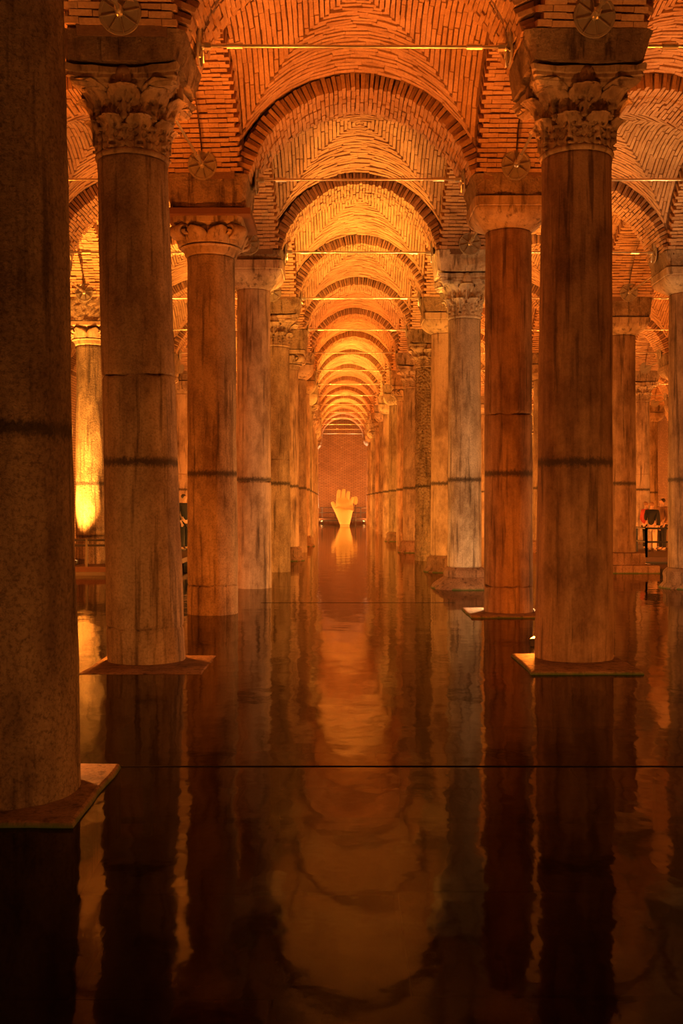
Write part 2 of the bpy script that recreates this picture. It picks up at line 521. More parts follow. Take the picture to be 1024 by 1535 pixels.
def put_vault(ls, rs, k, label, single=False, var=0):
    xs = [colx(ls, k), colx(rs, k), colx(ls, min(k + 1, 16)), colx(rs, min(k + 1, 16))]
    cx = sum(xs) / 4; wd = (xs[1] - xs[0] + xs[3] - xs[2]) / 2
    cy_ = ROW(k) + 2.5; sx = wd / 5.0
    v = link('ceiling', VAULT_BACK, None, (cx, cy_, 0), (0, 0, 0), (sx, 1, 1))
    tag(v, label, kind='structure')
    if not single:
        tag(link('brickwork', VAULT_WORK[var], v), kind='stuff'); return v
    scored = []
    for i, p in enumerate(VAULT_SETS[var]):
        c = np.mean(p, 0); q = (cx + c[0] * sx, cy_ + c[1], c[2]); X, Y = px_of(q)
        seen = -10 < X < 1034 and -12 < Y < 1535
        lo = [px_of((cx + a[0] * sx, cy_ + a[1], a[2])) for a in p[:4]]
        area = .5 * abs((lo[2][0] - lo[0][0]) * (lo[3][1] - lo[1][1]) - (lo[3][0] - lo[1][0]) * (lo[2][1] - lo[0][1]))
        scored.append((area if seen else -1, i))
    scored.sort(reverse=True); pick = {i for a, i in scored[:300] if a > 0}
    for i in pick:
        mb = MB(); mb.add(*hexa(VAULT_SETS[var][i])); link('brick', mb.mesh('brick', M_BRICK), v)
    rest = [p for i, p in enumerate(VAULT_SETS[var]) if i not in pick]
    tag(link('brickwork', pieces_mesh('vault_brickwork', rest, M_BRICK), v), kind='stuff')
    return v


def from_end(k): return ORD[15 - k] if 0 <= 15 - k < len(ORD) else ORD[-1]


AISLE = {('L', 'R'): 'the central aisle', ('L2', 'L'): 'the yellow-lit side aisle',
         ('R', 'R2'): 'the aisle beside the pale carved column',
         ('R2', 'R3'): 'the aisle of the visitors', ('R3', 'R4'): 'the aisle behind the visitors',
         ('WL', 'L2'): 'the dim aisle along the side wall', ('R4', 'WR'): 'the outermost aisle'}
RANGES = {('L', 'R'): (-1, 15), ('L2', 'L'): (-1, 15), ('R', 'R2'): (-1, 15), ('R2', 'R3'): (1, 15), ('R3', 'R4'): (5, 15),
          ('WL', 'L2'): (2, 15), ('R4', 'WR'): (8, 15)}
for (a, b), (k0, k1) in RANGES.items():
    for k in range(k0, k1 + 1):
        near = (a, b) == ('L', 'R') and k == 1
        put_vault(a, b, k, f'herringbone brick vault over {AISLE[(a, b)]}, {from_end(k)} from the end wall', near or ((a, b) == ('R', 'R2') and k == 1), k % 3)
        if k >= 0:
            put_arch((colx(a, k), coly(a, k)), (colx(b, k), coly(b, k)), f'brick arch across {AISLE[(a, b)]}, {from_end(k)} from the end wall',
                     'brick arches across the aisles', (a, b) == ('L', 'R') and k == 2, (k + 1) % 3)
ROWNAME = {'L': 'the row of the plank-topped column', 'R': 'the row of the pale carved column', 'L2': 'the row of the yellow-lit column',
           'R2': 'the row beside the visitors', 'R3': 'the row behind the visitors', 'R4': 'the outer row behind the visitors'}
CRANGE = {'L': (-1, 15), 'R': (-1, 15), 'L2': (1, 15), 'R2': (1, 15), 'R3': (3, 15), 'R4': (6, 15)}
for ln_, (k0, k1) in CRANGE.items():
    for k in range(k0, k1 + 1):
        y1 = coly(ln_, k + 1) if k < 15 else END_Y
        put_arch((colx(ln_, k), coly(ln_, k)), (colx(ln_, min(k + 1, 16)), y1), f'brick arch along {ROWNAME[ln_]}, {from_end(k)} from the end wall',
                 'brick arches along the rows', ln_ in 'LR' and k == 1, k % 3)

# ------------------------------------------------------------------ columns
def ring(cx, cy_, z, r, n=48, power=2.0):
    """superellipse ring: power 2 is round, high power square"""
    out = []
    for i in range(n):
        t = 2 * PI * (i + .5) / n; c, s = math.cos(t), math.sin(t)
        q = (abs(c) ** power + abs(s) ** power) ** (-1 / power)
        out.append((cx + r * q * c, cy_ + r * q * s, z))
    return out


def drum(z0, z1, r_at, off_at, seed, amp, n=56, jag0=0.0, jag1=0.0, knob=0.0):
    """one stone of a shaft, with a worn surface and ragged end edges"""
    m = max(6, int((z1 - z0) / .11)); zs = [z0, z0 + .012, z0 + .035] + list(np.linspace(z0 + .09, z1 - .09, m)) + [z1 - .035, z1 - .012, z1]
    th = np.arange(n) * 2 * PI / n; rings = []
    cxs, sns = np.cos(th), np.sin(th)
    for i, z in enumerate(zs):
        edge = {0: .020, 1: .008, 2: .001, len(zs) - 1: .020, len(zs) - 2: .008, len(zs) - 3: .001}.get(i, 0.0)
        wob = vnoise(cxs * 3 + 9, sns * 3 + z * 1.6, seed) * amp + vnoise(cxs * 9 + 31, sns * 9 + z * 5, seed + 5) * amp * .6
        r = r_at(z) + wob - edge
        if knob: r = r + knob * np.maximum(0, np.sin(th * 14 + (int(z / .16) % 2) * PI)) * abs(math.sin(z * PI / .16))
        dz = 0
        if i < 3 and jag0: dz = vnoise(cxs * 4 + 3, sns * 4, seed + 9) * jag0
        if i >= len(zs) - 3 and jag1: dz = vnoise(cxs * 4 + 3, sns * 4, seed + 13) * jag1
        ox, oy = off_at(z)
        rings.append([(ox + r[j] * cxs[j], oy + r[j] * sns[j], z + (dz[j] if not isinstance(dz, int) else 0)) for j in range(n)])
    mb = MB(); mb.rings(rings)
    return mb


def leaf_mesh(bell, z0, h, wang, curl, seed, mat, nu=14, nv=18, thick=.03, stand=.022):
    """an acanthus leaf that hugs the bell (bell(z) = radius) and curls out at its tip; drilled between its lobes"""
    vs = []; rng = np.random.default_rng(seed)
    for side in (0, 1):
        for j in range(nv + 1):
            v = j / nv
            w = wang * (1.0 - .25 * v) * (.82 + .26 * abs(math.sin(v * PI * 3.5))) * (1 if v < .8 else math.sqrt(max(.04, 1 - ((v - .8) / .21) ** 2)))
            for i in range(nu + 1):
                u = 2 * i / nu - 1
                z = z0 + h * (v if v < .84 else .84 + .9 * (v - .84) - 4.6 * (v - .84) ** 2)
                zb = z0 + h * min(v, .84)
                r = bell(zb) + stand + curl * max(0, (v - .45) / .55) ** 2.2
                r += .016 * math.cos(u * PI * 2.5 + v * 2) * (1 - .4 * v) + .02 * max(0, 1 - abs(u) * 5)   # ribs and midrib
                r -= .035 * abs(u) ** 2.5                                                                   # edges sink to the bell
                for (eu, ev) in ((-.62, .26), (.62, .26), (-.30, .38), (.30, .38), (-.62, .52), (.62, .52), (-.28, .62), (.28, .62), (0.0, .14)):
                    dd = ((u - eu) / .17) ** 2 + ((v - ev) / .06) ** 2
                    if dd < 1: r -= .13 * (1 - dd * dd)
                if side: r -= thick
                vs.append((r * math.cos(u * w), r * math.sin(u * w), z))
    m = (nu + 1); o = m * (nv + 1); fs = []
    for j in range(nv):
        for i in range(nu):
            a = j * m + i
            fs.append((a, a + 1, a + m + 1, a + m)); fs.append((o + a, o + a + m, o + a + m + 1, o + a + 1))
    for j in range(nv):
        for i in (0, nu):
            a = j * m + i; fs.append((a, a + m, o + a + m, o + a) if i == 0 else (a, o + a, o + a + m, a + m))
    for i in range(nu):
        a = nv * m + i; fs.append((a, a + 1, o + a + 1, o + a))
        fs.append((i, o + i, o + i + 1, i + 1))
    return mesh_from('acanthus_leaf', vs, fs, mat, True)


def volute_mesh(mat, h):
    """a corner scroll"""
    mb = MB(); n = 26; prev = None; rings = []
    for i in range(n + 1):
        t = i / n; a = -PI * .55 + t * PI * 2.6; r = .15 * (1 - .72 * t) * h / .95
        x = .1 * h / .95 + r * math.cos(a); z = r * math.sin(a); hw = .045 * (1 + .6 * t); th = .03 * (1 - .45 * t)
        dx, dz = math.cos(a), math.sin(a)
        rings.append([(x - dx * th, -hw, z - dz * th), (x + dx * th, -hw, z + dz * th), (x + dx * th, hw, z + dz * th), (x - dx * th, hw, z - dz * th)])
    mb.rings(rings); return mb.mesh('volute', mat, True)


def corinthian(parent, r, h, half, mat, z0, detailed=True, seed=0):
    """bell, collar, two tiers of drilled leaves, curled leaves under the corners, hollow-sided abacus with a boss on each side"""
    bell = lambda z: r * (1.0 + .06 * (z / h) + .36 * (z / h) ** 2.6)
    key = ('cor', round(r, 2), round(h, 2), round(half, 2), mat.name)
    if key not in CACHE:
        d = {}
        mb = MB(); rings = []
        for z, rr in ((0, r * 1.02), (.01, r * 1.055), (.035, r * 1.075), (.06, r * 1.05), (.075, r)): rings.append(ring(0, 0, z, rr, 48))
        for i in range(1, 13):
            z = .075 + (h * .86 - .075) * i / 12; rings.append(ring(0, 0, z, bell(z), 48))
        mb.rings(rings); d['bell'] = mb.mesh('bell', mat, True)
        mb = MB(); rings = []
        for z, k in ((h * .76, .90), (h * .80, .96), (h * .84, .97), (h * .855, 1.01), (h * .90, 1.0), (h * .915, 1.04), (h, 1.06)):
            pts = []
            for sd in range(4):
                a = sd * PI / 2; n = 14
                for i in range(n):
                    t = -1 + 2 * i / (n - 1); hol = .15 * half * (1 - t * t)
                    x, y = (half - hol) * k, t * half * .95 * k
                    wob = .03 * float(vnoise(x * 7 + sd * 7, y * 7 + z * 6, seed)); dz = .05 * float(vnoise(x * 6 + sd * 3, y * 6, seed + 2)) if z == h else 0
                    pts.append(((x + wob) * math.cos(a) - y * math.sin(a), (x + wob) * math.sin(a) + y * math.cos(a), z + dz - (.02 if z == h else 0)))
            rings.append(pts)
        mb.rings(rings); d['abacus'] = mb.mesh('abacus', mat)
        d['low'] = leaf_mesh(bell, .065, h * .42, .43, .11, 1, mat, 20, 28)
        d['up'] = leaf_mesh(bell, h * .30, h * .52, .46, .15, 2, mat, 20, 28)
        d['corner'] = leaf_mesh(bell, h * .44, h * .44, .44, max(.10, half * 1.30 - bell(h * .8) - .04), 3, mat, 16, 24, .05, .03)
        mb = MB(); rings = []
        for i in range(9):
            t = i / 8; rr = .10 * math.sin(PI * (.1 + .82 * t)) * (1 + .14 * math.sin(9 * t))
            rings.append([(half * .85 + rr * .8 * math.cos(q * PI / 6), rr * math.sin(q * PI / 6), h * .74 + t * .27 * h) for q in range(12)])
        mb.rings(rings); d['boss'] = mb.mesh('boss', mat, True)
        CACHE[key] = d
    d = CACHE[key]
    c = link('capital', d['bell'], parent, (0, 0, z0))
    link('abacus', d['abacus'], c)
    for i in range(8):
        link('acanthus_leaf', d['low'], c, rot=(0, 0, i * PI / 4 + PI / 8))
        link('acanthus_leaf', d['up'], c, rot=(0, 0, i * PI / 4))
    for i in range(4):
        link('corner_leaf', d['corner'], c, rot=(0, 0, PI / 4 + i * PI / 2))
        link('boss', d['boss'], c, rot=(0, 0, i * PI / 2))
    return c


CACHE = {}


def block_capital(parent, r, h, half, mat, z0, seed=0):
    """plain capital: round below, square above, with flaring sides and a flat fascia"""
    key = ('blk', round(r, 2), round(h, 2), round(half, 2), mat.name)
    if key not in CACHE:
        mb = MB(); rings = []
        for i in range(13):
            t = i / 12; z = t * h * .68; rr = r * 1.0 + (half - r) * (math.sin(t * PI / 2) ** .9)
            rings.append(ring(0, 0, z, rr, 56, 2 + 16 * t ** 2))
        mb.rings(rings); bell = mb.mesh('capital', mat, True)
        mb = MB(); mb.rings([ring(0, 0, h * .66, half * 1.01, 56, 18), ring(0, 0, h * .68, half * 1.03, 56, 18), ring(0, 0, h, half * 1.05, 56, 18)])
        CACHE[key] = (bell, mb.mesh('abacus', mat))
    b, a = CACHE[key]
    c = link('capital', b, parent, (0, 0, z0)); link('abacus', a, c)
    return c


def ring_capital(parent, r, h, half, mat, z0, plank=True):
    """necking, thick roll, two rounded shields on each side, corner scroll stubs and a worn abacus"""
    key = ('rng', round(r, 2), round(h, 2), round(half, 2), mat.name)
    if key not in CACHE:
        mb = MB(); rings = [ring(0, 0, 0, r * 1.03)]
        for t in np.linspace(0, 1, 6): rings.append(ring(0, 0, .02 + t * h * .2, r * (1.08 + .10 * t)))
        mb.rings(rings); neck = mb.mesh('capital', mat, True)
        mb = MB(); rings = []
        for t in np.linspace(0, 1, 9): rings.append(ring(0, 0, h * (.20 + .10 * t), r * (1.14 + .16 * math.sin(PI * t))))
        mb.rings(rings); roll = mb.mesh('roll', mat, True)
        mb = MB(); rings = []
        for t in np.linspace(0, 1, 8):
            rings.append(ring(0, 0, h * (.30 + .50 * t), r * (1.15 + .1 * t)))
        mb.rings(rings); core = mb.mesh('echinus', mat, True)
        mb = MB(); vs = []; n = 12
        rings = []
        for j in range(n + 1):
            v = j / n; w = .38 * math.sqrt(max(.01, 1 - max(0, (v - .35) / .66) ** 2))
            rr = r * (1.20 + .30 * v) + .02
            rings.append([(rr * math.cos(u * w) + .05 * (1 - u * u) - (.09 if s else 0), rr * math.sin(u * w), h * (.30 + .44 * v)) for s, us in ((0, np.linspace(-1, 1, 9)), (1, np.linspace(1, -1, 9))) for u in us])
        mb.rings(rings); shield = mb.mesh('shield', mat, True)
        mb = MB(); mb.rings([ring(0, 0, h * .78, half * .86, 48, 10), ring(0, 0, h * .84, half * .98, 48, 12), ring(0, 0, h, half * 1.0, 48, 14)])
        ab = mb.mesh('abacus', mat)
        CACHE[key] = (neck, roll, core, shield, ab, volute_mesh(mat, h * 1.25))
    neck, roll, core, shield, ab, vol = CACHE[key]
    c = link('capital', neck, parent, (0, 0, z0))
    link('roll', roll, c); link('echinus', core, c); link('abacus', ab, c)
    for i in range(8): link('shield', shield, c, rot=(0, 0, i * PI / 4 + PI / 8))
    for i in range(4):
        a = PI / 4 + i * PI / 2
        link('volute', vol, c, (r * 1.32 * math.cos(a), r * 1.32 * math.sin(a), h * .62), (0, 0, a), (1.3, 2.2, 1))
    return c


def impost_mesh(z0, z1, h0, h1, mat, seed):
    mb = MB(); rings = []; n = 64
    for i in range(9):
        t = i / 8; z = z0 + (z1 - z0) * t; hw = h0 + (h1 - h0) * t
        rg = ring(0, 0, z, hw, n, 16)
        amp = .07
        out = []
        for (x, y, zz) in rg:
            k = 1 + amp * float(vnoise(x * 5 + 40 + seed, y * 5 + z * 6, seed)) + .035 * float(vnoise(x * 17, y * 17 + z * 15, seed + 3))
            out.append((x * k, y * k, zz + (.035 * float(vnoise(x * 6, y * 6, seed + 8)) if i == 0 else 0)))
        rings.append(out)
    mb.rings(rings); return mb.mesh('impost', mat, False)


def pier_mesh(z0):
    mb = MB(); mb.box(-.59, .59, -.59, .59, z0 + .025, 8.2); return mb.mesh('brick_pier', M_MORTAR)


def slab_block(name, hx, hy, z0, z1, mat, seed, rot=0):
    mb = MB(); rings = []
    for z, k in ((z0, 1.0), (z1 - .03, 1.0), (z1 - .008, .985), (z1, .96)):
        rg = []
        n = 10
        for s in range(4):
            for i in range(n):
                t = -1 + 2 * i / n
                x, y = ((t, -1), (1, t), (-t, 1), (-1, -t))[s]
                w = 1 + .035 * float(vnoise(x * 3 + seed * 3.1, y * 3, seed))
                rg.append((x * hx * k * w, y * hy * k * w, z))
        rings.append(rg)
    mb.rings(rings); return mb.mesh(name, mat)


def attic_base(r, half, z0, z1, mat, eight=False):
    mb = MB(); H = z1 - z0; rings = []
    prof = [(0, half, 12 if not eight else 3.0), (.30, half, 12 if not eight else 3.0), (.36, half * .96, 6), (.48, half * .90, 3), (.60, half * .84, 2), (.66, half * .76, 2), (.78, r * 1.22, 2), (.86, r * 1.25, 2), (.93, r * 1.2, 2), (1, r * 1.04, 2)]
    for t, rr, p in prof: rings.append(ring(0, 0, z0 + H * t, rr, 56, p))
    mb.rings(rings); return mb.mesh('column_base', mat)


PIER = pier_mesh(Z_SPRING - .02)


def put_column(line, k, label, cap='block', zs=5.9, zc=6.6, rb=.42, rt=.38, mat=M_MARBLE, capmat=M_CAP, base='none', lean=(0, 0), joints=(), seed=0,
               group=None, shared=None, amp=.012, knob=0.0, plank=False, impmat=M_IMPOST, imp0=.60, imp1=.665, half=.60, base_off=(0, 0)):
    x, y = colx(line, k), coly(line, k)
    c = bpy.data.objects.new('stone_column', None); COL.objects.link(c); c.location = (x, y, 0); c.empty_display_size = .2
    tag(c, label, 'column', group, 'thing')
    zb = {'none': -.46, 'plinth': -.02, 'sunk': -.03, 'attic': .42, 'pedestal': .44, 'step': .5}[base]
    r_at = lambda z: rb + (rt - rb) * max(0, min(1, z / zs)) + .012 * math.exp(-((z - zs) / .06) ** 2)
    off = lambda z: (lean[0] * (1 - z / zs), lean[1] * (1 - z / zs))
    cuts = [zb] + list(joints) + [zs]
    for i, (a, b) in enumerate(zip(cuts[:-1], cuts[1:])):
        key = shared and (shared, i, a, b, rb, rt)
        if key and key in CACHE: me = CACHE[key]
        else:
            me = drum(a, b, r_at, off, seed + i * 7, amp, jag0=.05 if i else 0, jag1=.05 if i < len(cuts) - 2 else 0, knob=knob).mesh('shaft_drum', mat, True)
            if key: CACHE[key] = me
        link('shaft_drum', me, c)
    ox, oy = lean[0] + base_off[0], lean[1] + base_off[1]
    if base == 'plinth':
        link('plinth', slab_block('plinth', .60, .66, -.46, .035, M_PLINTH, seed), c, (ox, oy, 0))
    elif base == 'sunk':
        link('plinth', slab_block('plinth', .66, .66, -.46, .008, M_PLINTH, seed), c, (ox, oy, 0))
    elif base == 'attic':
        link('column_base', attic_base(rb, .66, -.46, .42, M_PLINTH), c)
    elif base == 'pedestal':
        link('column_base', attic_base(rb, .80, -.46, .44, M_PLINTH, True), c)
    elif base == 'step':
        link('column_base', slab_block('column_base', .50, .50, .18, .50, M_PLINTH, seed), c)
        link('plinth', slab_block('plinth', .78, .78, -.46, .20, M_PLINTH, seed + 3), c)
    z1 = zc
    if cap == 'cor': corinthian(c, rt, zc - zs, half, capmat, zs, True, seed)
    elif cap == 'ring': ring_capital(c, rt, zc - zs, half, capmat, zs)
    else: block_capital(c, rt, zc - zs, half, capmat, zs, seed)
    if plank:
        mb = MB(); mb.box(-.66, .70, -.66, .66, zc, zc + .10); link('plank', mb.mesh('plank', M_WOOD), c); z1 = zc + .10
    mb = MB(); mb.box(-half * .8, half * .8, -half * .8, half * .8, z1 - .03, z1 + .06); link('bed_joint', mb.mesh('bed_joint', M_MORTAR), c); z1 += .03
    key = ('imp', round(z1, 2), imp0, imp1, impmat.name)
    if key not in CACHE: CACHE[key] = impost_mesh(z1 - .005, Z_SPRING, imp0, imp1, impmat, seed)
    link('impost', CACHE[key], c)
    tag(link('ceiling_pier', PIER, None, (x, y, 0)), 'brick springing of the arches above ' + ('a column, ' + from_end(k) + ' from the end wall, ' + ROWNAME[line][4:]), kind='structure')
    return c


put_column('L', -1, 'brown marble column nearest the entrance wall in the row of the plank-topped column', 'block', shared='far', group='columns by the entrance end')
put_column('R', -1, 'brown marble column nearest the entrance wall in the row of the pale carved column', 'block', shared='far', group='columns by the entrance end')
put_column('L', 0, 'rough massive brown column standing on a slab with a green algae edge', 'cor', 5.9, 6.62, .47, .44, M_ROUGH, base='plinth',
           lean=(.10, 0), seed=3, amp=.016, half=.66)
put_column('R', 0, 'plain brown column out of frame in the row of the pale carved column', 'block', 5.95, 6.62, .42, .39, seed=5)
put_column('L', 1, 'jointed tan marble column with leafy carved capital, streaked dark, on a submerged slab', 'cor', 5.74, 6.66, .445, .395, M_MARBLE,
           base='sunk', lean=(.16, 0), joints=(.40, 3.27), seed=11, amp=.014, half=.61, imp0=.63, imp1=.70, base_off=(.12, -.35))
put_column('R', 1, 'smooth reddish brown column with leafy carved capital on an exposed square slab', 'cor', 5.78, 6.66, .445, .395, M_MARBLE_R,
           base='plinth', lean=(-.03, 0), seed=13, half=.61, imp0=.63, imp1=.70, base_off=(-.08, -.38))
put_column('L', 2, 'tan column topped by a dark plank over a ringed capital', 'ring', 5.80, 6.36, .41, .385, M_MARBLE, lean=(.03, 0), joints=(.47,), seed=17, plank=True, half=.56)
put_column('R', 2, 'two-piece brown column with a plain flaring capital, beside the smooth reddish column', 'block', 6.22, 6.66, .40, .37, M_MARBLE_R, base='plinth',
           joints=(.45, 3.24), seed=19, half=.60, base_off=(-.1, -.1))
put_column('L', 3, 'slender tan column with plain block capital, just behind the plank-topped column', 'block', 6.27, 6.80, .385, .345, M_LIGHT, M_LIGHT, joints=(2.24,), seed=23, half=.62)
put_column('R', 3, 'pale stone column with white carved leafy capital on a wide rounded pedestal', 'cor', 5.66, 6.56, .36, .335, M_PALE, M_CAP_PALE, 'pedestal', seed=29, half=.58, impmat=M_CAP_PALE)
put_column('R', 4, 'plain column with block capital right behind the pale carved column', 'block', 6.15, 6.62, .40, .37, M_LIGHT, base='attic', seed=31)
put_column('R', 5, 'dark column carved all over with knobby drops', 'cor', 5.9, 6.6, .40, .39, M_KNOB, base='none', seed=37, knob=.03)
put_column('L2', 4, 'rough column glowing yellow from a floodlight, with ringed capital, behind a railing', 'ring', 5.84, 6.4, .40, .385, M_ROUGH, M_CAP, seed=41, amp=.02)
put_column('R2', 3, 'broad brown column on a moulded base beside the visitors', 'block', 6.2, 6.66, .41, .38, M_MARBLE_R, base='attic', seed=43)
put_column('R2', 4, 'reddish brown column on a stepped square base beside the visitors', 'block', 6.1, 6.5, .40, .375, M_MARBLE_R, base='step', seed=47)
done = {('L', -1), ('R', -1), ('L', 0), ('R', 0), ('L', 1), ('R', 1), ('L', 2), ('R', 2), ('L', 3), ('R', 3), ('R', 4), ('R', 5), ('L2', 4), ('R2', 3), ('R2', 4)}
KINDS_ = ['block', 'block', 'cor', 'block', 'ring']
for ln_, (k0, k1) in CRANGE.items():
    for k in range(max(k0, 1), k1 + 1):
        if (ln_, k) in done: continue
        h = (k * 7 + len(ln_) * 3 + ord(ln_[0])) % 5
        if (ln_, k) == ('L', 4): h = 2
        cap = KINDS_[h]
        zs = {'block': 6.12, 'cor': 5.8, 'ring': 5.84}[cap]; zc = {'block': 6.6, 'cor': 6.58, 'ring': 6.4}[cap]
        cname = {'block': 'plain-capital', 'cor': 'leafy-capital', 'ring': 'ringed-capital'}[cap]
        j = (2.9,) if (k + len(ln_)) % 4 == 1 else ()
        v = k % 2
        put_column(ln_, k, f'{cname} column, {from_end(k)} from the end wall in {ROWNAME[ln_]}', cap, zs, zc, .40, .37,
                   (M_MARBLE, M_LIGHT)[v], M_CAP, ('attic', 'none')[(k + (ln_ == 'L')) % 2] if k < 9 else 'none', joints=j, seed=50 + h,
                   group='columns of ' + ROWNAME[ln_][4:], shared=('far', cap, v, j))

# ------------------------------------------------------------------ tie rods with ribbed anchor plates
ROD_Z = 7.10
TILT = math.asin((ROD_Z - ARCH_ZC) / ARCH_R)
mb = MB()
mb.rings([ring(0, 0, 0, .20, 32), ring(0, 0, .0, .225, 32), ring(0, 0, .014, .23, 32), ring(0, 0, .022, .225, 32), ring(0, 0, .022, .20, 32), ring(0, 0, .016, .19, 32), ring(0, 0, .016, .05, 32)])
ME_PLATE = mb.mesh('anchor_plate', M_PLATE)
mb = MB(); mb.box(.045, .215, -.005, .005, .012, .040); ME_RIB = mb.mesh('rib', M_STEEL)
mb = MB(); mb.rings([ring(0, 0, .01, .05, 16), ring(0, 0, .06, .045, 16), ring(0, 0, .085, .026, 16)]); ME_HUB = mb.mesh('hub', M_STEEL)
mb = MB(); mb.tube((-.5, 0, 0), (.5, 0, 0), .021, n=12); ME_ROD = mb.mesh('rod', M_STEEL, True)
mb = MB(); mb.tube((-.09, 0, 0), (.09, 0, 0), .036, n=14); ME_SLEEVE = mb.mesh('sleeve', M_STEEL)
mb = MB(); mb.tube((-.045, 0, 0), (.045, 0, 0), .047, n=6); ME_NUT = mb.mesh('end_nut', M_STEEL)


def put_rod(p0, p1, label, group, detail, dz=0.0, tilt=.6):
    p0, p1 = Vector(p0), Vector(p1); d = p1 - p0; Lw = d.length; sc = Lw / 5.0
    half = math.sqrt(ARCH_R ** 2 - (ROD_Z - ARCH_ZC) ** 2) * sc - .035
    e = bpy.data.objects.new('tie_rod', None); COL.objects.link(e); e.empty_display_size = .1
    e.location = ((p0.x + p1.x) / 2, (p0.y + p1.y) / 2, ROD_Z); e.rotation_euler = (0, dz, math.atan2(d.y, d.x))
    tag(e, label, 'tie rod', group)
    link('rod', ME_ROD, e, scale=(2 * half, 1, 1))
    for s in (-1, 1):
        pl = link('anchor_plate', ME_PLATE, e, (s * (half + .012), 0, 0), (0, -s * (PI / 2 + TILT * tilt), 0))
        if detail:
            for i in range(8): link('rib', ME_RIB, pl, rot=(0, 0, i * PI / 4 + .2))
            link('hub', ME_HUB, pl)
            link('end_nut', ME_NUT, e, (s * (half - .08), 0, 0))
            link('sleeve', ME_SLEEVE, e, (s * (half - .40), 0, 0))
    return e


for (a, b), (k0, k1) in RANGES.items():
    if 'W' in a + b: continue
    for k in range(max(k0, 1), k1 + 1):
        put_rod((colx(a, k), coly(a, k)), (colx(b, k), coly(b, k)), f'steel tie rod across {AISLE[(a, b)]}, {from_end(k)} from the end wall',
                'steel tie rods across the aisles', k < 6, .004 if k % 2 else -.003, .1)
for ln_, (k0, k1) in CRANGE.items():
    for k in range(max(k0, 0), k1):
        put_rod((colx(ln_, k), coly(ln_, k)), (colx(ln_, k + 1), coly(ln_, k + 1)), f'steel tie rod along {ROWNAME[ln_]}, {from_end(k)} from the end wall',
                'steel tie rods along the rows', k < 5)

# ------------------------------------------------------------------ floodlights
mb = MB(); mb.box(-.10, .10, -.07, .07, 0, .10); ME_HOUSE = mb.mesh('housing', M_DARKMETAL)
mb = MB(); mb.box(-.085, .085, -.055, .055, .10, .106); ME_LENS = mb.mesh('lens', M_LENS)
mb = MB(); mb.tube((0, 0, -.5), (0, 0, .0), .03, n=8); ME_STAND = mb.mesh('stand', M_DARKMETAL)


ROWTAIL = {'L': 'plank_row', 'R': 'carved_row', 'L2': 'yellow_row', 'R2': 'visitor_row', 'R3': 'back_row', 'R4': 'outer_row'}


def floodlight(x, y, z, power, colr, label, aim=(0, .28, 1), group='floodlights behind the columns', size=78, blend=1.0, spill=None, stand=True, tail=''):
    if x * FPX / y + VX < 0 or x * FPX / y + VX > 1024: tail += '_offscreen'       # lamps of columns that stand outside the picture
    e = bpy.data.objects.new('floodlight', None); COL.objects.link(e); e.location = (x, y, z); e.empty_display_size = .1
    tag(e, label, 'floodlight', group)
    q = Vector(aim).normalized().to_track_quat('Z', 'Y').to_euler()
    h = link('housing', ME_HOUSE, e, rot=q); link('lens', ME_LENS, h)
    if stand: link('stand', ME_STAND, e)
    ld = bpy.data.lights.new('flood_beam' + tail, 'SPOT'); ld.energy = power; ld.color = colr; ld.spot_size = math.radians(size); ld.spot_blend = blend
    ld.shadow_soft_size = .07
    lo = bpy.data.objects.new('flood_beam' + tail, ld); COL.objects.link(lo); lo.parent = h; lo.location = (0, 0, .16); lo.rotation_euler = (PI, 0, 0)
    if spill:
        ld = bpy.data.lights.new('flood_spill' + tail, 'POINT'); ld.energy = spill; ld.color = colr; ld.shadow_soft_size = .06
        lo = bpy.data.objects.new('flood_spill' + tail, ld); COL.objects.link(lo); lo.parent = e; lo.location = (0, 0, .22)
    return e


for ln_, (k0, k1) in CRANGE.items():
    for k in range(k0, k1 + 1):
        p, c = LAMP_SET[(ln_, k)]
        if p <= 0: continue
        x, y = colx(ln_, k), coly(ln_, k)
        inward = {'L': .1, 'L2': .1, 'R': -.1}.get(ln_, 0.0)
        by = 1.15
        lx, ly, lz = (2.46, 13.25, .0) if (ln_, k) == ('R', 1) else (x * (y + by) / y if y > 5 else x, y + by, .14)
        floodlight(lx, ly, lz, p * LAMP_POWER, c, f'floodlight behind column {from_end(k)} from the end wall, {ROWNAME[ln_][4:]}', (inward, .04, 1), spill=SPILL * SPILL_SET.get((ln_, k), 1.3), tail='_' + ROWTAIL[ln_] + '_' + from_end(k))

floodlight(-6.80, 26.1, .24, 12000, YELLOW, 'floodlight on the walkway shining up the rough yellow-lit column', (.02, .15, 1), None, 64, stand=False)
floodlight(-1.75, 82.9, .1, 5500, (1, .8, .5), 'floodlight by the end wall lighting the last plank-row column', (-.42, -.25, 1), None, 80)
floodlight(1.52, 82.9, .1, 5500, (1, .8, .5), 'floodlight by the end wall lighting the last carved-row column', (.42, -.25, 1), None, 80)

